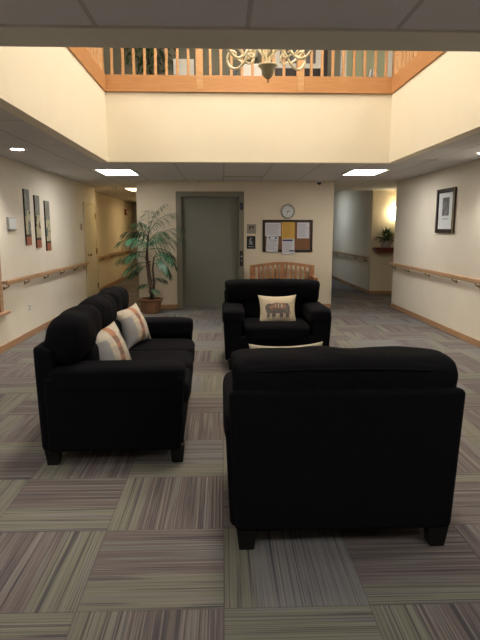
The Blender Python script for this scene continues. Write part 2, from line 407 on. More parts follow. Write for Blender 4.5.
# ------------------------------------------------------------------ balustrades
bal_proto = None
def balustrade(label, origin, length, axis, newels, balx):
    """runs from origin along axis ('x' or 'y')"""
    t = thing('balustrade', label, 'railing', origin, 0 if axis == 'x' else R(90), 'oak balustrades around the open well')
    y0, y1 = (-.02, .10) if axis == 'x' else (-.10, .02)
    if label.startswith('oak balustrade along the right'): y0, y1 = (-.10, .02)
    if label.startswith('oak balustrade along the left'): y0, y1 = (-.02, .10)
    boxobj('base_board', (0, length, y0, y1, 0, ZB - ZF), M['oakh'], t, bevel=.004)
    boxobj('bottom_lip', (0, length, y0 - .008, y1 + .008, 0, .022), M['oakh'], t, bevel=.004)
    ym = (y0 + y1) / 2
    boxobj('top_rail', (0, length, ym - .04, ym + .04, 1.08, 1.13), M['oakh'], t, bevel=.012, bseg=3)
    for x in newels: boxobj('newel_post', (x - .046, x + .046, y0 - .006, y1 + .006, .03, 1.10), M['oak'], t, bevel=.006)
    for x in balx: boxobj('baluster', (x - .017, x + .017, ym - .017, ym + .017, ZB - ZF, 1.08), M['oak'], t, bevel=.004)
    return t
L_ = AX1 - AX0 + .24
ox = AX0 - .12
balustrade('oak balustrade across the far side of the open well', (ox, AY1, ZF), L_, 'x', [.06, -.284 - ox, 1.045 - ox, L_ - .06],
           [x - ox for x in ([-1.424 + .142 * i for i in range(8)] + [-.142 + .1385 * i for i in range(9)][:8] + [1.19 + .142 * i for i in range(8)])])
ny = int((AY1 - AY0) / .142)
for lab, xx, in (('oak balustrade along the left side of the open well', AX0), ('oak balustrade along the right side of the open well', AX1)):
    t = thing('balustrade', lab, 'railing', (xx, AY0, ZF), R(90), 'oak balustrades around the open well')
    s = 1 if xx == AX0 else -1
    ya, yb_ = (sorted((-.018 * s, .12 * s)))
    ln = AY1 - AY0 - .02
    boxobj('base_board', (0, ln, ya, yb_, 0, ZB - ZF), M['oakh'], t, bevel=.004)
    ym = .04 * s
    boxobj('top_rail', (0, ln, ym - .04, ym + .04, 1.08, 1.13), M['oakh'], t, bevel=.012, bseg=3)
    for x in (1.5, 3.0): boxobj('newel_post', (x - .046, x + .046, ya, yb_, .21, 1.10), M['oak'], t, bevel=.006)
    for i in range(31):
        x = ln - .13 - i * .142
        if x > .1 and min(abs(x - 1.5), abs(x - 3.0)) > .07:
            boxobj('baluster', (x - .017, x + .017, ym - .017, ym + .017, ZB - ZF, 1.08), M['oak'], t, bevel=.004)

# ------------------------------------------------------------------ ceiling lights
def troffer(x0, x1, y0, y1, z, label, m, group=None, name='ceiling_light'):
    cx, cy = (x0 + x1) / 2, (y0 + y1) / 2; hx, hy = (x1 - x0) / 2, (y1 - y0) / 2
    t = thing(name, label, 'ceiling light', (cx, cy, z), 0, group)
    bm = BM(); w = .03
    bx(bm, -hx, hx, -hy, -hy + w, -.012, 0); bx(bm, -hx, hx, hy - w, hy, -.012, 0); bx(bm, -hx, -hx + w, -hy + w, hy - w, -.012, 0); bx(bm, hx - w, hx, -hy + w, hy - w, -.012, 0)
    obj('light_frame', bm, M['white'], t)
    boxobj('diffuser', (-hx + w, hx - w, -hy + w, hy - w, -.008, 0), m, t)
    return t
g = 'square ceiling lights over the lobby'
troffer(-1.92, -1.34, 8.38, 9.24, ZC, 'bright white ceiling light in front of the left corridor', M['diff'], g)
troffer(1.96, 2.52, 8.26, 9.12, ZC, 'bright white ceiling light in front of the right corridor', M['diff'], g)
for (x, y) in ((-1.0, .3), (1.6, .3)):
    troffer(x - .3, x + .3, y - .45, y + .45, ZC, 'white ceiling light behind the viewpoint', M['diff'], g)
troffer(-2.12, -1.67, 12.0, 12.9, ZC, 'warm ceiling light in the left corridor', M['diffw'])
troffer(-2.12, -1.67, 15.6, 16.6, ZC, 'warm ceiling light deep in the left corridor', M['diffw'])
troffer(2.25, 2.75, 15.0, 16.2, ZC + .22, 'cool ceiling light deep in the right corridor', M['diffc'])
for (x, y) in ((-3.2, 5.2), (.38, 4.0), (.38, 6.6), (3.9, 5.2)):
    troffer(x - .5, x + .5, y - .5, y + .5, UZ, 'square upstairs ceiling light above the open well', M['diffu'], 'upstairs ceiling lights')

def downlight(x, y, label):
    t = thing('downlight', label, 'ceiling light', (x, y, ZC), 0, 'round downlights')
    bm = BM()
    lathe(bm, [(.068, -.003), (.095, -.008), (.105, -.004), (.105, 0), (.068, 0)], 28); obj('trim_ring', bm, M['white'], t, smooth=True)
    bm = BM(); lathe(bm, [(.002, -.005), (.067, -.005), (.067, -.001)], 28); obj('lens', bm, M['lens'], t)
    ld = bpy.data.lights.new('downlight_lamp', 'SPOT'); ld.energy = 66; ld.spot_size = R(130); ld.spot_blend = .9; ld.shadow_soft_size = .06
    ld.color = (1, .95, .87)
    lo = bpy.data.objects.new('downlight_lamp', ld); col.objects.link(lo); lo.parent = t; lo.location = (0, 0, -.02)
    return t
downlight(-2.30, 6.40, 'small round downlight near the left wall')
downlight(3.085, 6.50, 'small round downlight near the right wall')
for x in (-2.3, 3.02):
    for y in (2.6,):
        downlight(x, y, 'small round downlight over the near %s side of the lobby, outside the view' % ('left' if x < 0 else 'right'))

# ------------------------------------------------------------------ seating
def make_seat(name, label, cat, W, n, loc, rz, group=None):
    t = thing(name, label, cat, loc, rz, group)
    D = .95; hw = W / 2; bk = M['black']
    aw = .235
    # legs
    for sx in (-1, 1):
        for sy in (-1, 1):
            bm = BM(); cx, cy = sx * (hw - .105), sy * (D / 2 - .075)
            a, b = .050, .036
            v = [bm.verts.new((cx + p * q, cy + r_ * q, z)) for z, q in ((0, b), (.125, a)) for (p, r_) in ((-1, -1), (1, -1), (1, 1), (-1, 1))]
            for f in ((0, 3, 2, 1), (4, 5, 6, 7), (0, 1, 5, 4), (1, 2, 6, 5), (2, 3, 7, 6), (3, 0, 4, 7)): bm.faces.new([v[i] for i in f])
            obj('leg', bm, M['legw'], t, bevel=.004)
    boxobj('seat_base', (-hw + .09, hw - .09, -D / 2 + .035, D / 2 - .05, .105, .37), bk, t, bevel=.02, bseg=3)
    # back frame, slightly flared towards the top
    bm = BM(); b0, b1 = hw - .048, hw - .022
    v = [bm.verts.new(p) for p in ((-b0, D/2 - .17, .10), (b0, D/2 - .17, .10), (b0, D/2 - .012, .10), (-b0, D/2 - .012, .10),
                                   (-b1, D/2 - .13, .775), (b1, D/2 - .13, .775), (b1, D/2, .795), (-b1, D/2, .795))]
    for f in ((0, 3, 2, 1), (4, 5, 6, 7), (0, 1, 5, 4), (1, 2, 6, 5), (2, 3, 7, 6), (3, 0, 4, 7)): bm.faces.new([v[i] for i in f])
    obj('back_frame', bm, bk, t, bevel=.032, bseg=4)
    # arms
    for s in (-1, 1):
        bm = BM()
        x0, x1 = sorted((s * (hw - aw + .03), s * (hw - .006)))
        v = [bm.verts.new(p) for p in ((x0 + (.022 if s < 0 else 0), -D/2 + .05, .10), (x1 - (.022 if s > 0 else 0), -D/2 + .05, .10), (x1 - (.022 if s > 0 else 0), D/2 - .06, .10), (x0 + (.022 if s < 0 else 0), D/2 - .06, .10),
                                       (x0, -D/2 + .02, .60), (x1, -D/2 + .02, .60), (x1, D/2 - .06, .60), (x0, D/2 - .06, .60))]
        for f in ((0, 3, 2, 1), (4, 5, 6, 7), (0, 1, 5, 4), (1, 2, 6, 5), (2, 3, 7, 6), (3, 0, 4, 7)): bm.faces.new([v[i] for i in f])
        a = obj('arm', bm, bk, t, bevel=.028, bseg=4)
        bm = BM()
        puff(bm, (s * (hw - aw / 2 - .003), -.03, .576), (aw / 2 + .006, D / 2 - .045, .078), 6, 18, .005, 3 + s,
             fl=lambda p, u: Vector((p.x, p.y, p.z + .012 * (1 - u.x * u.x))))
        obj('arm_pad', bm, bk, a, smooth=True, subsurf=1)
    # cushions
    inner = W - 2 * aw + .02
    cw = inner / n
    for i in range(n):
        cx = -inner / 2 + cw * (i + .5)
        bm = BM(); puff(bm, (cx, -.145, .405), (cw / 2 + .002, .335, .092), 6, 18, .006, 1.7 * i + .3)
        c = obj('seat_cushion', bm, bk, t, smooth=True, subsurf=1)
        bm = BM(); z = .445; hx_, hy_ = cw / 2 - .004, .330
        pts = [(cx + hx_ * math.copysign(abs(math.cos(q)) ** .3, math.cos(q)), -.145 + hy_ * math.copysign(abs(math.sin(q)) ** .3, math.sin(q)), z) for q in [2 * math.pi * k / 40 for k in range(41)]]
        tube(bm, pts, .006, 6); obj('piping', bm, bk, c, smooth=True)
        bm = BM(); puff(bm, (cx, .235, .60), (cw / 2 + .004, .115, .165), 4, 14, .010, 2.9 * i + 5)
        obj('lumbar_cushion', bm, bk, t, smooth=True, subsurf=1)
    hw2 = W / 2 - .045; cw = 2 * hw2 / n
    for i in range(n):
        cx = -hw2 + cw * (i + .5)
        bm = BM()
        if n == 1:
            fl = lambda p, u: Vector((p.x, p.y - .02 * u.z, p.z - .012 * abs(u.x) ** 3 * (1 if u.z > 0 else 0)))
            puff(bm, (cx, .265, .787), (cw / 2 + .002, .175, .140), 3.6, 26, .015, 4.1 * i + 2, fl, ex=16)
            mid = .872
        else:
            fl = lambda p, u: Vector((p.x, p.y - .02 * u.z, p.z))
            puff(bm, (cx, .288, .812), (cw / 2 + .012, .142, .174), 2.4, 20, .018, 4.1 * i + 2, fl, ex=4)
            mid = None
        c = obj('back_cushion', bm, bk, t, smooth=True, subsurf=1)
        if mid:
            bm = BM(); hx_, hy_ = cw / 2 - .002, .172
            pts = []
            for k in range(61):
                q = 2 * math.pi * k / 60
                pts.append((cx + hx_ * math.copysign(abs(math.cos(q)) ** .45, math.cos(q)), .258 + hy_ * math.copysign(abs(math.sin(q)) ** .45, math.sin(q)), mid + .006 * math.sin(5 * q)))
            tube(bm, pts, .006, 6); obj('piping', bm, bk, c, smooth=True)
    return t
make_seat('sofa', 'long black fabric sofa with three back cushions beside the left wall', 'sofa', 2.02, 3, (-.722, 4.275, 0), R(91.4))
make_seat('armchair', 'wide black armchair in the right foreground, seen from behind', 'armchair', 1.125, 1, (.566, 2.785, 0), R(180), 'black armchairs facing each other')
make_seat('armchair', 'black armchair facing the viewer in front of the wooden bench, elephant pillow on it', 'armchair', 1.18, 1, (.590, 6.12, 0), 0, 'black armchairs facing each other')

# ------------------------------------------------------------------ pillows
def pillow(name, label, w, h, T, cf, mats, loc, rot, n=44, group=None):
    """local: x = width, z = height, front = -y ; cf(u,v,front) -> material index, u,v in -1..1"""
    bm = BM(); V = {}
    def pt(i, j, s):
        u, v = 2 * i / n - 1, 2 * j / n - 1
        edge = (i in (0, n) or j in (0, n)); key = (i, j, 0 if edge else s)
        if key in V: return V[key]
        th = T / 2 * max(0, (1 - abs(u) ** 2.4)) ** .62 * max(0, (1 - abs(v) ** 2.4)) ** .62
        x = u * w / 2 * (1 - .12 * (1 - v * v) * abs(u)); z = v * h / 2 * (1 - .13 * (1 - u * u) * abs(v))
        nz = noise.noise(Vector((u * 2.2, v * 2.2, s + w * 9))) * .010 * (1 - u * u) * (1 - v * v)
        V[key] = bm.verts.new((x, -s * (th + nz), z)); return V[key]
    for s in (1, -1):
        for i in range(n):
            for j in range(n):
                f = [pt(i, j, s), pt(i + 1, j, s), pt(i + 1, j + 1, s), pt(i, j + 1, s)]
                if s < 0: f.reverse()
                fc = bm.faces.new(f); fc.material_index = cf(2 * (i + .5) / n - 1, 2 * (j + .5) / n - 1, s > 0)
    o = obj(name, bm, mats, None, smooth=True)
    o.location = loc; o.rotation_euler = rot
    tag(o, label, 'pillow', group)
    return o
def inpoly(x, y, P):
    r = False; j = len(P) - 1
    for i in range(len(P)):
        if (P[i][1] > y) != (P[j][1] > y) and x < (P[j][0] - P[i][0]) * (y - P[i][1]) / (P[j][1] - P[i][1]) + P[i][0]: r = not r
        j = i
    return r
EL = [(-.66, .28), (-.50, .40), (-.34, .36), (-.10, .44), (.25, .42), (.52, .38), (.66, .18), (.68, -.15), (.72, -.35), (.66, -.35), (.62, -.10), (.60, -.62), (.40, -.64), (.40, -.30), (.26, -.26),
      (.24, -.64), (.06, -.64), (.06, -.28), (-.12, -.28), (-.16, -.64), (-.34, -.64), (-.32, -.30), (-.44, -.30), (-.46, -.62), (-.40, -.68), (-.52, -.70), (-.62, -.60), (-.60, -.30), (-.68, -.05), (-.72, .10)]
def elephant(u, v, front):
    if not front: return 0
    if inpoly(u, v, EL):
        if ((u - .10) / .34) ** 2 + ((v - .22) / .19) ** 2 < 1:
            return 2 if ((u - .10) / .26) ** 2 + ((v - .22) / .11) ** 2 > 1 else (1 if (int((u + 2) * 18) % 3) else 0)
        if (u + .36) ** 2 + (v - .12) ** 2 < .012: return 2
        if v < -.5 and int((v + 2) * 22) % 2: return 0
        return 1
    return 0
EP = [M['pil'], M['eleph'], M['prust']]
pillow('throw_pillow', 'small cream pillow with a grey elephant print on the far armchair', .44, .345, .13, elephant, EP, (.618, 5.99, .615), (R(-17), 0, R(2)), 90)
pillow('throw_pillow', 'cream pillow peeking over the back of the near armchair', .42, .40, .13, elephant, EP, (.36, 3.005, .682), (R(-13), R(1.5), R(180)), 60)
def plaid(u, v, front):
    if v > .55: return 3 if abs(u - .12) < .17 else 0
    if -.05 < u < .25: return 1 if int((v + 3) * 6) % 3 else 2
    if .55 < u < .78: return 4
    if u < -.35 and v < .45: return 5
    return 0 if int((v + 3) * 9) % 7 else 6
PP = [M['pilw'], M['pbrown'], M['prust'], M['prust'], M['pgrey'], M['pgreyl'], M['pil']]
def rotm(yaw, lean, roll): # pillow frame: roll in its plane, lean back, then turn
    return (Matrix.Rotation(yaw, 3, 'Z') @ Matrix.Rotation(lean, 3, 'X') @ Matrix.Rotation(roll, 3, 'Y')).to_euler()
pillow('throw_pillow', 'plaid cream and brown pillow on the sofa nearest its near arm', .365, .365, .19, plaid, PP, (-.80, 3.74, .66), rotm(R(62), R(-22), R(-6)), 60, 'plaid pillows on the sofa')
pillow('throw_pillow', 'plaid cream and brown pillow on the sofa farther from the near arm', .36, .36, .19, plaid, PP, (-.80, 4.74, .665), rotm(R(62), R(-22), R(-6)), 60, 'plaid pillows on the sofa')

# ------------------------------------------------------------------ handrails
def handrail(label, x, y0, y1, side, brs, z=.855, cat='handrail', tilt=0):
    t = thing('handrail', label, cat, (x, y0, z))
    s = side
    bm = BM(); xa, xb = sorted((s * .055, s * .092)); bx(bm, xa, xb, 0, y1 - y0, -.032, .030); obj('rail', bm, M['rail'], t, bevel=.012, bseg=3)
    bm = BM(); xa, xb = sorted((s * .0, s * .055));
    bx(bm, xa, xb, 0, .03, -.02, .02); bx(bm, xa, xb, y1 - y0 - .03, y1 - y0, -.02, .02); obj('end_return', bm, M['rail'], t, bevel=.005)
    for y in brs:
        bm = BM(); yy = y - y0
        tube(bm, [(s * .004, yy, -.075), (s * .035, yy, -.072), (s * .062, yy, -.055), (s * .073, yy, -.03)], .009, 8)
        tube(bm, [(0, yy, -.075), (s * .008, yy, -.075)], .026, 12)
        obj('bracket', bm, M['brass'], t, smooth=True)
    return t
handrail('oak handrail on the left wall under the narrow panels', XL, 6.76, 10.92, 1, [6.84, 7.56, 8.4, 9.25, 10.1, 10.8])
handrail('oak handrail on the left corridor wall beyond the door', XL - .28, 12.3, 18.3, 1, [12.5, 13.7, 14.9, 16.1, 17.3])
handrail('oak handrail on the right wall under the framed picture', XR, 4.6, 10.4, -1, [5.2, 6.05, 6.84, 7.56, 8.58, 9.54, 10.3])
handrail('oak handrail on the right corridor wall left of the ledge plant', 3.47, 12.75, 18.5, -1, [12.9, 13.9, 15, 16.2, 17.4])

# ------------------------------------------------------------------ things on the left wall
def art(y0, y1, z0, z1, label, seed):
    n_, m_ = 10, 46; dp = .022
    bm = BM(); bx(bm, XL, XL + dp - .002, y0, y1, z0, z1, 3)
    rr = random.Random(seed)
    blobs = [(rr.uniform(0, 1), rr.uniform(.2, 1), rr.uniform(.1, .3), rr.uniform(.03, .10), rr.choice((1, 2, 5, 1))) for _ in range(16)]
    for i in range(n_):
        for j in range(m_):
            a, b_ = (i + .5) / n_, (j + .5) / m_
            mi = 0 if b_ > .62 else 1
            if b_ < .15: mi = 4
            elif b_ < .2: mi = 2
            if b_ > .2:
                for (p, q, sx, sy, k) in blobs:
                    if ((a - p) / sx) ** 2 + ((b_ - q) / sy) ** 2 < 1: mi = (k if b_ < .6 else {1: 0, 2: 5, 5: 5}[k])
            bx(bm, XL + dp - .002, XL + dp, y0 + (y1 - y0) * i / n_, y0 + (y1 - y0) * (i + 1) / n_, z0 + (z1 - z0) * j / m_, z0 + (z1 - z0) * (j + 1) / m_, mi)
    o = obj('wall_panel', bm, ART); tag(o, label, 'artwork', 'three narrow panels on the left wall')
    return o
ART = [mat('art_grey_green', (.24, .25, .22), .6, c2=(.15, .15, .13), vscale=12), mat('art_pale_ochre', (.50, .47, .32), .6, c2=(.36, .34, .22), vscale=14),
       mat('art_dark_brown', (.06, .045, .03), .6, var=.3), mat('art_edge_black', (.035, .03, .025), .6, var=.2),
       mat('art_brick_red', (.36, .12, .07), .6, var=.2, vscale=20), mat('art_slate_blue', (.16, .19, .19), .6, var=.2)]
art(7.70, 7.90, 1.29, 2.06, 'narrow painted panel nearest the viewpoint, hung highest of three', 3)
art(8.12, 8.32, 1.24, 2.00, 'narrow painted panel in the middle of three', 5)
art(8.57, 8.78, 1.18, 1.945, 'narrow painted panel farthest along the wall, hung lowest of three', 9)
t = thing('intercom_panel', 'grey metal wall panel left of the narrow artworks', 'panel', (XL, 7.20, 1.58))
boxobj('housing', (0, .03, -.13, .13, -.085, .085), M['steel'], t, bevel=.006)
boxobj('face_plate', (.030, .034, -.115, .115, -.07, .07), M['mat_w'], t, bevel=.002)
t = thing('wall_outlet', 'beige electrical outlet low on the left wall', 'outlet', (XL, 7.69, .41))
boxobj('cover_plate', (0, .006, -.036, .036, -.058, .058), M['white'], t, bevel=.003)
for z in (-.022, .022): boxobj('socket', (.006, .009, -.016, .016, z - .014, z + .014), M['ink'], t, bevel=.002)
t = thing('room_sign', 'small square sign left of the cream door', 'sign', (XL, 10.76, 1.56))
boxobj('backplate', (0, .008, -.06, .06, -.06, .06), M['steel'], t, bevel=.002); boxobj('face', (.008, .010, -.05, .05, -.05, .05), M['base'], t)
t = thing('fire_alarm', 'small dark red fire alarm high on the left corridor wall', 'alarm', (XL - .28, 17.3, 2.05))
boxobj('housing', (0, .05, -.14, .14, -.09, .09), M['red'], t, bevel=.008); boxobj('strobe', (.05, .07, -.04, .04, -.04, .04), M['white'], t, bevel=.006)
t = thing('smoke_detector', 'round smoke detector on the left corridor ceiling', 'detector', (-2.2, 11.6, ZC))
bm = BM(); lathe(bm, [(.002, -.045), (.045, -.045), (.06, -.03), (.075, -.012), (.075, 0)], 24); obj('housing', bm, M['white'], t, smooth=True)
bm = BM(); lathe(bm, [(.002, -.055), (.015, -.055), (.02, -.045)], 12); obj('sensor', bm, M['ink'], t, smooth=True)

# ------------------------------------------------------------------ things on the right wall
t = thing('framed_picture', 'framed etching with white mount on the right wall', 'picture', (XR, 8.06, 1.78))
fy, fz = .325, .325
bm = BM()
for d_ in ((-fy, -fy + .06, -fz, fz), (fy - .06, fy, -fz, fz), (-fy + .06, fy - .06, -fz, -fz + .06), (-fy + .06, fy - .06, fz - .06, fz)): bx(bm, -.035, 0, *d_)
obj('picture_frame', bm, M['frame'], t, bevel=.006)
bm = BM()
bx(bm, -.038, -.03, -fy - .004, -fy + .022, -fz, fz)
obj('gold_edge', bm, M['gold'], t)
boxobj('mount', (-.014, -.006, -fy + .06, fy - .06, -fz + .06, fz - .06), M['mat_w'], t)
boxobj('etching', (-.018, -.0145, -.12, .12, -.07, .195), M['photo'], t)
boxobj('caption_strip', (-.016, -.0145, -.11, .11, -.125, -.112), M['ink'], t)

# ------------------------------------------------------------------ elevator wall things
Y = YB
t = thing('elevator_indicator', 'black floor indicator on the upper right elevator frame', 'indicator', (.372, Y - .015, 1.94))
boxobj('housing', (-.035, .025, -.012, 0, -.065, .065), M['darkp'], t, bevel=.003); boxobj('display', (-.022, .012, -.014, -.012, -.03, .03), M['bink'], t)
t = thing('elevator_call_panel', 'black elevator call panel on the right elevator frame', 'call panel', (.372, Y - .015, .965))
boxobj('housing', (-.035, .025, -.012, 0, -.145, .145), M['darkp'], t, bevel=.003)
for z in (.04, -.04):
    bm = BM(); lathe(bm, [(.002, .006), (.011, .006), (.012, 0)], 16); obj('call_button', bm, M['mat_w'] if z > 0 else M['ink'], t, loc=(-.004, -.012, z), rot=(R(90), 0, 0))
t = thing('floor_sign', 'grey braille sign with dark figures above the black sign', 'sign', (.557, Y, 1.52))
boxobj('backplate', (-.088, .088, -.008, 0, -.088, .088), mat('taupe_sign', (.30, .27, .23), .5, var=.1), t, bevel=.003)
bm = BM()
for (x0, x1, z0, z1) in ((-.045, -.032, .0, .06), (-.058, -.032, -.008, .004), (-.038, -.015, .02, .03), (-.022, -.012, .012, .065), (.005, .017, .01, .06), (.017, .035, .025, .037), (.030, .042, -.002, .065)):
    bx(bm, x0, x1, -.0105, -.008, z0, z1)
obj('figures', bm, M['darkp'], t)
bm = BM()
for k in range(9): bx(bm, -.06 + k * .014, -.053 + k * .014, -.010, -.008, -.045, -.036)
bx(bm, -.06, .06, -.0095, -.008, -.062, -.058)
obj('braille', bm, M['ink'], t)
t = thing('evacuation_sign', 'black sign with a pale figure beside the elevator', 'sign', (.55, Y, 1.268))
boxobj('backplate', (-.083, .083, -.010, 0, -.12, .12), M['darkp'], t, bevel=.004)
bm = BM()
bx(bm, -.035, .0, -.0125, -.010, -.03, .06); bx(bm, -.022, .018, -.0125, -.010, .06, .088); bx(bm, .0, .028, -.0125, -.010, -.03, .025); bx(bm, -.045, .04, -.0125, -.010, -.042, -.033)
bx(bm, -.055, .055, -.012, -.010, -.088, -.072)
obj('pictogram', bm, M['ink'], t)
# clock
t = thing('wall_clock', 'round silver clock above the cork board', 'clock', (1.243, Y, 1.848))
bm = BM(); lathe(bm, [(.112, .0), (.13, .0), (.135, .02), (.128, .04), (.118, .043), (.110, .034), (.110, .004)], 40); obj('rim', bm, M['steel'], t, smooth=True, rot=(R(90), 0, 0))
bm = BM(); lathe(bm, [(.002, .012), (.111, .012), (.111, .0)], 40); fc = obj('dial', bm, M['mat_w'], t, rot=(R(90), 0, 0))
bm = BM()
for k in range(12):
    a = 2 * math.pi * k / 12
    c_, s_ = math.cos(a), math.sin(a)
    v = [bm.verts.new((s_ * r_ + c_ * q, c_ * r_ - s_ * q, .0135)) for r_, q in ((.085, -.003), (.085, .003), (.1, .003), (.1, -.003))]
    bm.faces.new(v)
obj('hour_marks', bm, M['darkp'], fc)
def hand(name, ang, ln, w):
    bm = BM(); a = R(ang); dx, dz = math.sin(a), math.cos(a)
    v = [bm.verts.new((dx * r_ + dz * q, -.0165, dz * r_ - dx * q)) for r_, q in ((-.015, -w), (-.015, w), (ln, w * .5), (ln, -w * .5))]
    bm.faces.new(v); r = bmesh.ops.extrude_face_region(bm, geom=bm.faces[:]); bmesh.ops.translate(bm, verts=[e for e in r['geom'] if isinstance(e, bmesh.types.BMVert)], vec=(0, .002, 0))
    obj(name, bm, M['darkp'], t)
hand('hour_hand', 85, .045, .006); hand('minute_hand', 203, .085, .005)
# cork board
t = thing('notice_board', 'dark framed cork board on the elevator wall', 'notice board', (1.245, Y, 1.39))
bm = BM(); fx_, fz_ = .475, .30
for d_ in ((-fx_, -fx_ + .045, -fz_, fz_), (fx_ - .045, fx_, -fz_, fz_)): bx(bm, d_[0], d_[1], -.028, 0, d_[2], d_[3])
bx(bm, -fx_ + .045, fx_ - .045, -.028, 0, fz_ - .04, fz_); bx(bm, -fx_ + .045, fx_ - .045, -.028, 0, -fz_, -fz_ + .04)
obj('board_frame', bm, M['frame'], t, bevel=.004)
boxobj('cork_sheet', (-fx_ + .04, fx_ - .04, -.012, 0, -fz_ + .035, fz_ - .035), M['cork'], t)
def sheet(x0, x1, z0, z1, y, label, style, tilt=0):
    cx, cz = (x0 + x1) / 2, (z0 + z1) / 2; w, h = x1 - x0, z1 - z0
    bm = BM(); bx(bm, -w/2, w/2, -.0012, 0, -h/2, h/2, 0)
    rr = random.Random(int(x0 * 1000 + z0 * 100))
    pm, im = (M['ypaper'], M['yink']) if style == 'y' else (M['paper'], M['ink'])
    top = h/2 - .03
    if style == 'head':
        bx(bm, -w/2 + .01, w/2 - .03, -.002, -.0012, h/2 - .045, h/2 - .012, 2); bx(bm, w/2 - .10, w/2 - .008, -.002, -.0012, -h/2 + .05, -h/2 + .075, 2); top = h/2 - .07
    if style == 'list':
        bx(bm, -w/2 + .03, -w/2 + .07, -.002, -.0012, h/2 - .04, h/2 - .015, 2); bx(bm, w/2 - .07, w/2 - .03, -.002, -.0012, h/2 - .04, h/2 - .015, 2); bx(bm, -w/2 + .03, w/2 - .03, -.002, -.0012, h/2 - .075, h/2 - .062, 1); top = h/2 - .09
    z = top
    while z > -h/2 + .03:
        bx(bm, -w/2 + .02, w/2 - .02 - rr.uniform(0, .06), -.0018, -.0012, z - .005, z, 1); z -= .018
    o = obj('notice_sheet', bm, [pm, im, M['bink']]); o.location = (cx, y, cz); o.rotation_euler = (0, tilt, 0)
    tag(o, label, 'paper', 'sheets pinned to the cork board')
yc = Y - .0125
sheet(.815, 1.115, 1.385, 1.635, yc, 'white typed sheet in the upper left corner of the cork board', 'w')
sheet(.84, 1.065, 1.09, 1.38, Y - .028, 'white sheet with small dark marks in the lower left of the cork board', 'list', R(3))
sheet(1.13, 1.375, 1.335, 1.655, yc, 'yellow sheet at the top middle of the cork board', 'y')
sheet(1.14, 1.375, 1.045, 1.335, Y - .028, 'white sheet with a dark blue heading hanging over the board frame below the yellow sheet', 'head', R(-1))
sheet(1.425, 1.655, 1.345, 1.64, yc, 'white typed sheet in the upper right corner of the cork board', 'w')
# camera, sprinkler, vent
t = thing('security_camera', 'small dome camera at the top of the elevator wall above the board', 'camera', (1.81, Y - .10, ZC))
bm = BM(); lathe(bm, [(.06, -.03), (.062, 0), (.05, 0)], 20); lathe(bm, [(.002, -.03), (.055, -.03), (.055, 0)], 20); obj('mount_ring', bm, M['white'], t, smooth=True)
bm = BM(); lathe(bm, [(.002, -.075), (.02, -.07), (.036, -.055), (.042, -.03)], 20); obj('dome', bm, M['darkp'], t, smooth=True)
t = thing('sprinkler_head', 'small sprinkler head above the elevator', 'sprinkler', (-.40, Y - .25, ZC))
bm = BM(); lathe(bm, [(.03, -.006), (.035, 0), (.01, 0)], 16); obj('escutcheon', bm, M['white'], t)
bm = BM(); lathe(bm, [(.008, -.04), (.01, 0)], 10); lathe(bm, [(.002, -.045), (.022, -.043), (.022, -.040)], 12); obj('deflector', bm, M['steel'], t)
t = thing('ceiling_vent', 'long slotted air vent in the ceiling before the elevator', 'vent', (.36, 9.45, ZC))
bm = BM(); bx(bm, -.36, .36, -.08, -.06, -.004, 0); bx(bm, -.36, .36, .06, .08, -.004, 0); bx(bm, -.36, -.34, -.06, .06, -.010, 0); bx(bm, .34, .36, -.06, .06, -.010, 0); obj('vent_frame', bm, M['gyp'], t)
boxobj('vent_slot', (-.34, .34, -.06, .06, -.002, 0), M['darkp'], t)
for k in (-.02, .02): boxobj('slat', (-.34, .34, k - .003, k + .003, -.004, -.0022), M['gyp'], t)
t = thing('ceiling_vent', 'small flush access plate in the ceiling left of the right downlight', 'vent', (2.70, 7.15, ZC))
boxobj('vent_frame', (-.10, .10, -.04, .04, -.006, 0), M['gyp'], t, bevel=.002); boxobj('slat', (-.08, .08, -.012, .012, -.009, -.006), M['elevf'], t)

# bench
t = thing('bench', 'light wooden slatted bench with arched back behind the far armchair', 'bench', (1.13, 10.03, 0))
hw = .61
def arch(x): return .845 + .062 * max(0.0, math.cos(x / hw * math.pi / 2)) ** 1.3
bm = BM(); n_ = 28; rows = []
for i in range(n_ + 1):
    x = -hw + 2 * hw * i / n_; z = arch(x); dz = .052
    rows.append([bm.verts.new(p) for p in ((x, .15, z - dz), (x, .185, z - dz), (x, .185, z), (x, .15, z))])
for i in range(n_):
    for k in range(4): bm.faces.new([rows[i][k], rows[i + 1][k], rows[i + 1][(k + 1) % 4], rows[i][(k + 1) % 4]])
bm.faces.new(rows[0][::-1]); bm.faces.new(rows[-1]); obj('crest_rail', bm, M['bench'], t, bevel=.004)
boxobj('lower_rail', (-hw, hw, .15, .185, .50, .545), M['bench'], t, bevel=.004)
for i in range(13):
    x = -hw + .085 + i * (2 * hw - .17) / 12; w_ = .036 if i != 6 else .075
    boxobj('back_slat', (x - w_ / 2, x + w_ / 2, .158, .177, .54, arch(x) - .045), M['bench'], t, bevel=.003)
for s in (-1, 1):
    boxobj('leg', (s * (hw - .03) - .03, s * (hw - .03) + .03, .14, .195, 0, .845), M['bench'], t, bevel=.005)
    boxobj('leg', (s * (hw - .03) - .03, s * (hw - .03) + .03, -.29, -.235, 0, .62), M['bench'], t, bevel=.005)
    boxobj('armrest', (s * (hw - .045) - .035, s * (hw - .045) + .035, -.31, .15, .62, .65), M['bench'], t, bevel=.008)
for k in range(6): boxobj('seat_slat', (-hw + .03, hw - .03, -.29 + k * .072, -.29 + k * .072 + .058, .42, .442), M['bench'], t, bevel=.004)
boxobj('apron', (-hw + .06, hw - .06, -.28, -.255, .34, .42), M['bench'], t, bevel=.003)

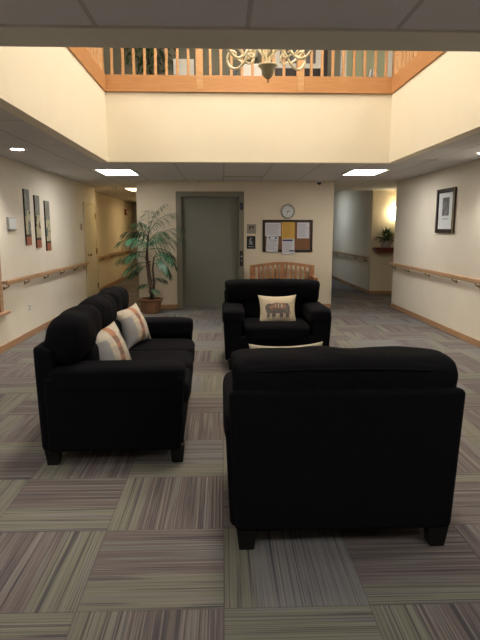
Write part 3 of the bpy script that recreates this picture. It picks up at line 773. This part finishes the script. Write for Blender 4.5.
# ------------------------------------------------------------------ plants
def blade(bm, p, d, ln, w, droop, up=Vector((0, 0, 1)), seg=4, mi=0, fold=.25):
    d = d.normalized(); side = d.cross(up)
    if side.length < .05: side = d.cross(Vector((1, 0, 0)))
    side.normalize(); rows = []
    q = Vector(p); dd = d.copy()
    for i in range(seg + 1):
        f = i / seg; ww = w * (math.sin(math.pi * min(1, f * .88 + .10)) ** .8) * .5
        nrm = side.cross(dd).normalized()
        rows.append((bm.verts.new(q - side * ww + nrm * ww * fold), bm.verts.new(q), bm.verts.new(q + side * ww + nrm * ww * fold)))
        q = q + dd * ln / seg; dd = (dd + Vector((0, 0, -droop / seg))).normalized()
    for a, b in zip(rows, rows[1:]):
        bm.faces.new([a[0], a[1], b[1], b[0]]).material_index = mi; bm.faces.new([a[1], a[2], b[2], b[1]]).material_index = mi
def frond(parent, base, az, elev, ln, droop, leafl, m, nl=15, rr=rnd, start=.22, ld=.9):
    bm = BM(); d = Vector((math.cos(az) * math.cos(elev), math.sin(az) * math.cos(elev), math.sin(elev)))
    pts = [Vector(base)]; q = Vector(base); N = 22
    dirs = [d.copy()]
    for i in range(N):
        q = q + d * ln / N; d = (d + Vector((0, 0, -droop / N))).normalized(); pts.append(q.copy()); dirs.append(d.copy())
    tube(bm, pts, [.007 * (1 - .75 * i / N) for i in range(N + 1)], 5)
    for k in range(nl):
        f = start + (1 - start) * k / (nl - 1); i = min(N, int(f * N)); p = pts[i]; t_ = dirs[i]
        s = t_.cross(Vector((0, 0, 1)))
        s = s.normalized() if s.length > .05 else Vector((1, 0, 0))
        l = leafl * (.55 + .6 * math.sin(math.pi * min(1, .15 + .8 * (k / (nl - 1))))) * rr.uniform(.85, 1.1)
        for sg in (-1, 1):
            dr = (s * sg * .62 + t_ * (.55 + .5 * k / nl) + Vector((0, 0, rr.uniform(-.75, -.15))))
            blade(bm, p, dr, l * 1.2, .0165, ld, mi=0)
    return obj('frond', bm, m, parent)
t = thing('potted_palm', 'tall artificial palm in a woven basket left of the elevator', 'potted plant', (-1.31, 9.85, 0))
bm = BM(); lathe(bm, [(.002, 0), (.145, 0), (.15, .01), (.175, .10), (.20, .20), (.21, .235), (.225, .24), (.23, .262), (.21, .268), (.185, .255), (.18, .22), (.002, .22)], 32)
obj('basket', bm, M['basket'], t, smooth=True)
bm = BM(); lathe(bm, [(.002, .232), (.12, .228), (.178, .222), (.178, .21)], 24); obj('soil', bm, M['soil'], t, smooth=True)
bm = BM(); tube(bm, [(.0, 0, .22), (.015, .0, .45), (-.02, .01, .7), (-.05, 0, 1.0), (-.03, 0, 1.25), (.0, 0, 1.48)], [.038, .040, .036, .03, .022, .014], 10)
for k in range(16):
    z = .3 + k * .055; a = k * 2.4
    blade(bm, (.01 - .06 * max(0, (z - .45)) + .03 * math.cos(a), .03 * math.sin(a), z), Vector((math.cos(a), math.sin(a), 1.2)), .07, .03, .4)
obj('trunk', bm, M['bark'], t, smooth=True)
bm = BM(); tube(bm, [(.03, .02, .22), (.07, .01, .5), (.05, 0, .8), (.08, 0, 1.02)], [.022, .02, .017, .012], 8); obj('stem', bm, M['bark'], t, smooth=True)
F = [  # base, azimuth (deg), elevation, length, droop, leaflet, material, ld
    ((0, 0, 1.46), 45, 72, .66, 1.4, .20, 'leaf'), ((0, 0, 1.44), 20, 62, .62, 1.3, .22, 'leaf'),
    ((-.02, 0, 1.28), 5, 42, .66, .75, .24, 'leaf'), ((0, 0, 1.22), 350, 30, .62, .6, .26, 'leaf'),
    ((0, 0, 1.40), 125, 62, .50, 1.6, .20, 'leafb'), ((-.02, 0, 1.30), 175, 50, .58, 1.3, .24, 'leaf'),
    ((-.03, 0, 1.22), 190, 38, .64, 1.2, .24, 'leaf'), ((-.03, 0, 1.25), 215, 45, .50, 1.4, .22, 'leafb'),
    ((-.03, 0, 1.20), 325, 55, .42, 1.4, .16, 'leafb'), ((-.03, 0, 1.12), 285, 60, .30, 1.0, .12, 'leafb'),
    ((-.05, 0, 1.00), 182, 22, .62, .9, .22, 'leaf'), ((-.05, 0, .92), 200, 6, .50, .9, .20, 'leaf'),
    ((-.04, 0, .85), 178, 5, .40, 1.0, .18, 'leafb'), ((.08, 0, 1.02), 335, 50, .46, 2.4, .22, 'leafb'),
    ((.08, 0, 1.00), 10, 38, .46, 2.2, .22, 'leaf'), ((.07, 0, .95), 325, 30, .42, 2.2, .20, 'leafb'), ((.06, 0, .9), 350, 10, .36, 1.5, .20, 'leaf'),
    ((.02, 0, .60), 10, 30, .28, 1.2, .12, 'leaf'), ((.0, 0, .50), 180, 30, .26, 1.2, .12, 'leaf'), ((.0, 0, .42), 320, 30, .22, 1.2, .10, 'leaf'),
    ((0, 0, 1.42), 95, 75, .55, 1.6, .22, 'leaf'), ((0, 0, 1.34), 150, 50, .5, 1.5, .26, 'leaf'), ((0, 0, 1.15), 20, 20, .45, 1.2, .26, 'leaf'), ((-.03, 0, 1.1), 205, 20, .5, 1.2, .20, 'leafb'),
    ((-.01, 0, 1.36), 210, 66, .46, 1.3, .18, 'leaf'), ((.0, 0, 1.30), 330, 55, .45, 1.5, .20, 'leaf')]
for b_, az, el, ln, dr, lf, mm in F: frond(t, b_, R(az), R(el), ln * (.84 if 130 < az < 270 else 1), dr, lf, M[mm])

# ledge with plant
t = thing('wall_ledge', 'dark red wooden ledge on the alcove wall', 'shelf', (3.86, 12.60, 1.09))
boxobj('shelf_board', (-.35, .50, -.30, 0, -.04, .01), M['redw'], t, bevel=.008)
boxobj('apron', (-.32, .47, -.27, 0, -.10, -.04), M['redw'], t, bevel=.008)
t = thing('potted_plant', 'bushy green plant in a pale pot on the red ledge', 'potted plant', (3.78, 12.45, 1.10))
bm = BM(); lathe(bm, [(.002, 0), (.085, 0), (.10, .02), (.115, .14), (.122, .15), (.11, .155), (.10, .14), (.002, .135)], 24); obj('pot', bm, M['potw'], t, smooth=True)
bm = BM(); rr = random.Random(4)
for k in range(120):
    a = rr.uniform(0, 2 * math.pi); e = rr.uniform(.05, 1.35); 
    d = Vector((math.cos(a) * math.cos(e), math.sin(a) * math.cos(e) * .55, math.sin(e)))
    p = Vector((0, 0, .14)) + d * rr.uniform(.02, .16)
    if p.y + d.y * .2 > .13: continue
    blade(bm, p, d, rr.uniform(.12, .20), rr.uniform(.04, .06), rr.uniform(.8, 1.8))
for a in (.2, 1.2, 1.8, 2.9): blade(bm, (0, 0, .2), Vector((math.cos(a) * .4, -.1, 1)), .30, .03, .3)
obj('foliage', bm, M['leafd'], t)
for (x, z) in ((-.05, .27), (.17, .23)):
    bm = BM(); blade(bm, (x, -.13, z), Vector((.3, -.3, 1)), .07, .045, .2); blade(bm, (x, -.13, z), Vector((-.4, -.3, .8)), .05, .035, .2)
    tube(bm, [(x * .3, -.02, .14), (x * .8, -.08, z - .05), (x, -.13, z + .02)], .003, 5)
    obj('flower', bm, M['white'], t)
# sconce
t = thing('wall_sconce', 'lit wall sconce glowing beside the end of the right wall', 'wall light', (3.99, 12.60, 1.88))
boxobj('backplate', (-.05, .05, -.015, 0, -.10, .10), M['brass'], t, bevel=.006)
bm = BM(); lathe(bm, [(.035, -.15), (.055, -.12), (.075, 0), (.085, .14), (.08, .15), (.05, .0), (.03, -.12)], 24, (0, -.10, 0)); obj('glass_shade', bm, M['sconce'], t, smooth=True)
bm = BM(); tube(bm, [(0, -.01, -.06), (0, -.06, -.13), (0, -.10, -.15)], .010, 8); obj('arm', bm, M['brass'], t, smooth=True)

# ------------------------------------------------------------------ chandelier
CXc, CYc = .425, 5.2
t = thing('chandelier', 'cream scroll arm chandelier hanging in the open well', 'chandelier', (CXc, CYc, 2.825))
bm = BM(); lathe(bm, [(.002, 0), (.010, .004), (.012, .014), (.005, .022), (.018, .034), (.03, .045)], 16); obj('finial', bm, M['base'], t, smooth=True)
bm = BM(); lathe(bm, [(.002, .036), (.028, .040), (.050, .065), (.058, .10), (.068, .125), (.086, .138), (.084, .142), (.002, .130)], 32); obj('bowl', bm, M['bowl'], t, smooth=True)
bm = BM(); lathe(bm, [(.084, .138), (.092, .142), (.092, .150), (.04, .156), (.022, .18), (.02, .30), (.03, .36), (.014, .42), (.014, .75), (.03, .78), (.01, .82), (.002, .83)], 24); obj('column', bm, M['cream'], t, smooth=True)
bm = BM(); zt = UZ - 2.825
tube(bm, [(0, 0, .82), (0, 0, zt)], .008, 6); lathe(bm, [(.06, zt - .03), (.07, zt - .003), (.01, zt - .003)], 20)
for k in range(28):
    a = k % 2 * math.pi / 2; z = .86 + k * .066
    pts = [(math.cos(a) * .018 * math.cos(q), math.sin(a) * .018 * math.cos(q), z + .038 * math.sin(q)) for q in [2 * math.pi * j / 10 for j in range(11)]]
    tube(bm, pts, .004, 5, False)
obj('hanging_chain', bm, M['cream'], t)
def arm_curve():
    pts = []
    # from column outwards: up over, down and out, curling up at the end
    for (r, z) in ((.03, .16), (.055, .215), (.10, .262), (.145, .255), (.185, .215), (.225, .155), (.275, .120), (.325, .125), (.365, .165), (.378, .215), (.36, .262), (.325, .275), (.298, .255), (.295, .225), (.315, .212)):
        pts.append((r, z))
    return pts
def smoothp(pts, k=4):
    out = []
    P_ = [Vector((a, b, 0)) for a, b in pts]; P_ = [2 * P_[0] - P_[1]] + P_ + [2 * P_[-1] - P_[-2]]
    for i in range(1, len(P_) - 2):
        for j in range(k):
            f = j / k; a, b, c, d_ = P_[i - 1:i + 3]
            out.append(.5 * ((2 * b) + (c - a) * f + (2 * a - 5 * b + 4 * c - d_) * f * f + (3 * b - a - 3 * c + d_) * f ** 3))
    out.append(P_[-2]); return out
inner_scroll = [(.20, .165), (.165, .142), (.135, .155), (.125, .19), (.145, .225), (.175, .222), (.185, .20), (.172, .186)]
cup_scroll = [(.225, .155), (.28, .20), (.33, .255), (.37, .31), (.385, .36), (.385, .40)]
for k in range(6):
    a = k * math.pi / 3 + R(30); ca, sa = math.cos(a) * 1.12, math.sin(a) * 1.12
    bm = BM()
    for crv, r_ in ((arm_curve(), .0115), (inner_scroll, .009), (cup_scroll, .010)):
        tube(bm, [(p.x * ca, p.x * sa, p.y) for p in smoothp(crv)], r_, 7)
    am = obj('arm', bm, M['cream'], t, smooth=True, loc=(0, 0, .045))
    bm = BM(); lathe(bm, [(.012, .40), (.05, .41), (.055, .42), (.02, .425), (.016, .43), (.016, .52), (.002, .52)], 14, (.385 * ca, .385 * sa, 0)); obj('candle_cup', bm, M['cream'], am, smooth=True)
    bm = BM(); lathe(bm, [(.014, .52), (.022, .545), (.020, .57), (.008, .60), (.001, .615)], 12, (.385 * ca, .385 * sa, 0)); obj('bulb', bm, M['bulb'], am, smooth=True)

# ------------------------------------------------------------------ upper landing things
YU = 9.6
t = thing('framed_picture', 'dark framed picture with white mount behind the landing balusters', 'picture', (1.28, YU, 4.50))
bm = BM()
for d_ in ((-.50, -.40, -.46, .5), (.40, .50, -.46, .5), (-.40, .40, .42, .5), (-.40, .40, -.46, -.33)): bx(bm, d_[0], d_[1], -.04, 0, d_[2], d_[3])
obj('picture_frame', bm, M['frame'], t, bevel=.006)
boxobj('mount', (-.40, .40, -.02, -.004, -.33, .42), M['white'], t); boxobj('print', (-.30, .30, -.024, -.02, -.25, .34), M['photo'], t)
t = thing('door_3', 'white cased doorway on the upper landing right of the picture', 'door', (2.12, YU, ZF)); t['kind'] = 'structure'
boxobj('door_slab', (-.02, .66, -.03, 0, 0, 2.05), M['greenup'], t); boxobj('casing', (-.12, -.02, -.045, 0, 0, 2.15), M['white'], t, bevel=.004); boxobj('casing', (.66, .76, -.045, 0, 0, 2.15), M['white'], t, bevel=.004); boxobj('casing', (-.02, .66, -.045, 0, 2.05, 2.15), M['white'], t, bevel=.004)
t = thing('cabinet', 'white cabinet with small framed cards behind the chandelier', 'cabinet', (.46, 9.38, ZF))
boxobj('body', (-.14, .26, -.18, .2, 0, .85), M['white'], t, bevel=.008); boxobj('door', (-.12, .055, -.2, -.18, .06, .81), M['white'], t, bevel=.004); boxobj('door', (.065, .24, -.2, -.18, .06, .81), M['white'], t, bevel=.004)
t = thing('table_lamp', 'small black lamp with white shade on the landing cabinet', 'lamp', (.5, 9.38, ZF + .85))
bm = BM(); lathe(bm, [(.002, 0), (.06, 0), (.06, .015), (.012, .03), (.012, .2), (.002, .2)], 16); obj('lamp_base', bm, M['darkp'], t, smooth=True)
bm = BM(); lathe(bm, [(.11, .14), (.11, .36), (.10, .36), (.10, .14)], 20); obj('lamp_shade', bm, M['white'], t, smooth=True)
t = thing('storage_box', 'small black box on a stand on the landing left of the cabinet', 'box', (.22, 9.36, ZF))
boxobj('box', (-.035, .035, -.05, .05, .68, .79), M['darkp'], t, bevel=.005); boxobj('stand', (-.02, .02, -.02, .02, .02, .68), M['darkp'], t); boxobj('foot', (-.08, .08, -.08, .08, 0, .02), M['darkp'], t)
t = thing('potted_tree', 'leafy potted tree behind the left landing balusters', 'potted plant', (-1.12, 9.05, ZF))
bm = BM(); lathe(bm, [(.002, 0), (.13, 0), (.17, .25), (.18, .27), (.16, .27), (.15, .24), (.002, .23)], 24); obj('pot', bm, M['potw'], t, smooth=True)
bm = BM(); tube(bm, [(0, 0, .23), (.02, 0, .5), (-.02, .01, .8), (.01, 0, 1.3)], [.022, .02, .018, .01], 8); obj('trunk', bm, M['bark'], t, smooth=True)
bm = BM(); rr = random.Random(11)
for k in range(620):
    while True:
        p = Vector((rr.uniform(-1, 1), rr.uniform(-1, 1), rr.uniform(-1, 1)))
        if .25 < p.length < 1: break
    p = Vector((p.x * .42, p.y * .36, p.z * .55 + 1.12))
    blade(bm, p, Vector((rr.uniform(-1, 1), rr.uniform(-1, 1), rr.uniform(-1.1, .3))), rr.uniform(.07, .12), rr.uniform(.03, .045), .6, seg=2, mi=rr.choice((0, 0, 0, 1)))
obj('foliage', bm, [M['leafd'], M['leaf']], t)
t = thing('whiteboard', 'pale board leaning on the landing wall right of the potted tree', 'board', (-.62, 9.52, ZF + .0))
boxobj('panel', (-.17, .17, -.015, .015, 0, 1.0), M['white'], t, bevel=.004)
t = thing('vase', 'small black and white patterned vase by the right landing balusters', 'vase', (2.43, 9.1, ZF + .0))
bm = BM()
lathe(bm, [(.002, 0), (.09, 0), (.10, .1), (.06, .35), (.07, .5), (.085, .65), (.06, .74), (.002, .74)], 20)
for i, f in enumerate(bm.faces): f.material_index = 1 if (i * 7 + i // 5) % 3 == 0 else 0
obj('body', bm, [M['white'], M['darkp']], t, smooth=True)

# ------------------------------------------------------------------ world, camera, view
w = bpy.data.worlds.new('world'); scene.world = w; w.use_nodes = True
w.node_tree.nodes['Background'].inputs[0].default_value = (.5, .55, .65, 1); w.node_tree.nodes['Background'].inputs[1].default_value = .03
cd = bpy.data.cameras.new('camera'); cam = bpy.data.objects.new('camera', cd); col.objects.link(cam)
cd.sensor_fit = 'VERTICAL'; cd.sensor_height = 36; cd.lens = 540 / 640 * 36; cd.clip_start = .05
th = R(9.46); psi = math.atan(18 * math.cos(th) / 540)
cam.location = (0, 0, 1.5); cam.rotation_euler = (math.pi / 2 - th, 0, -psi)
scene.camera = cam
scene.view_settings.view_transform = 'Standard'; scene.view_settings.look = 'None'; scene.view_settings.gamma = 1
scene.view_settings.use_curve_mapping = False; scene.view_settings.exposure = 0.5
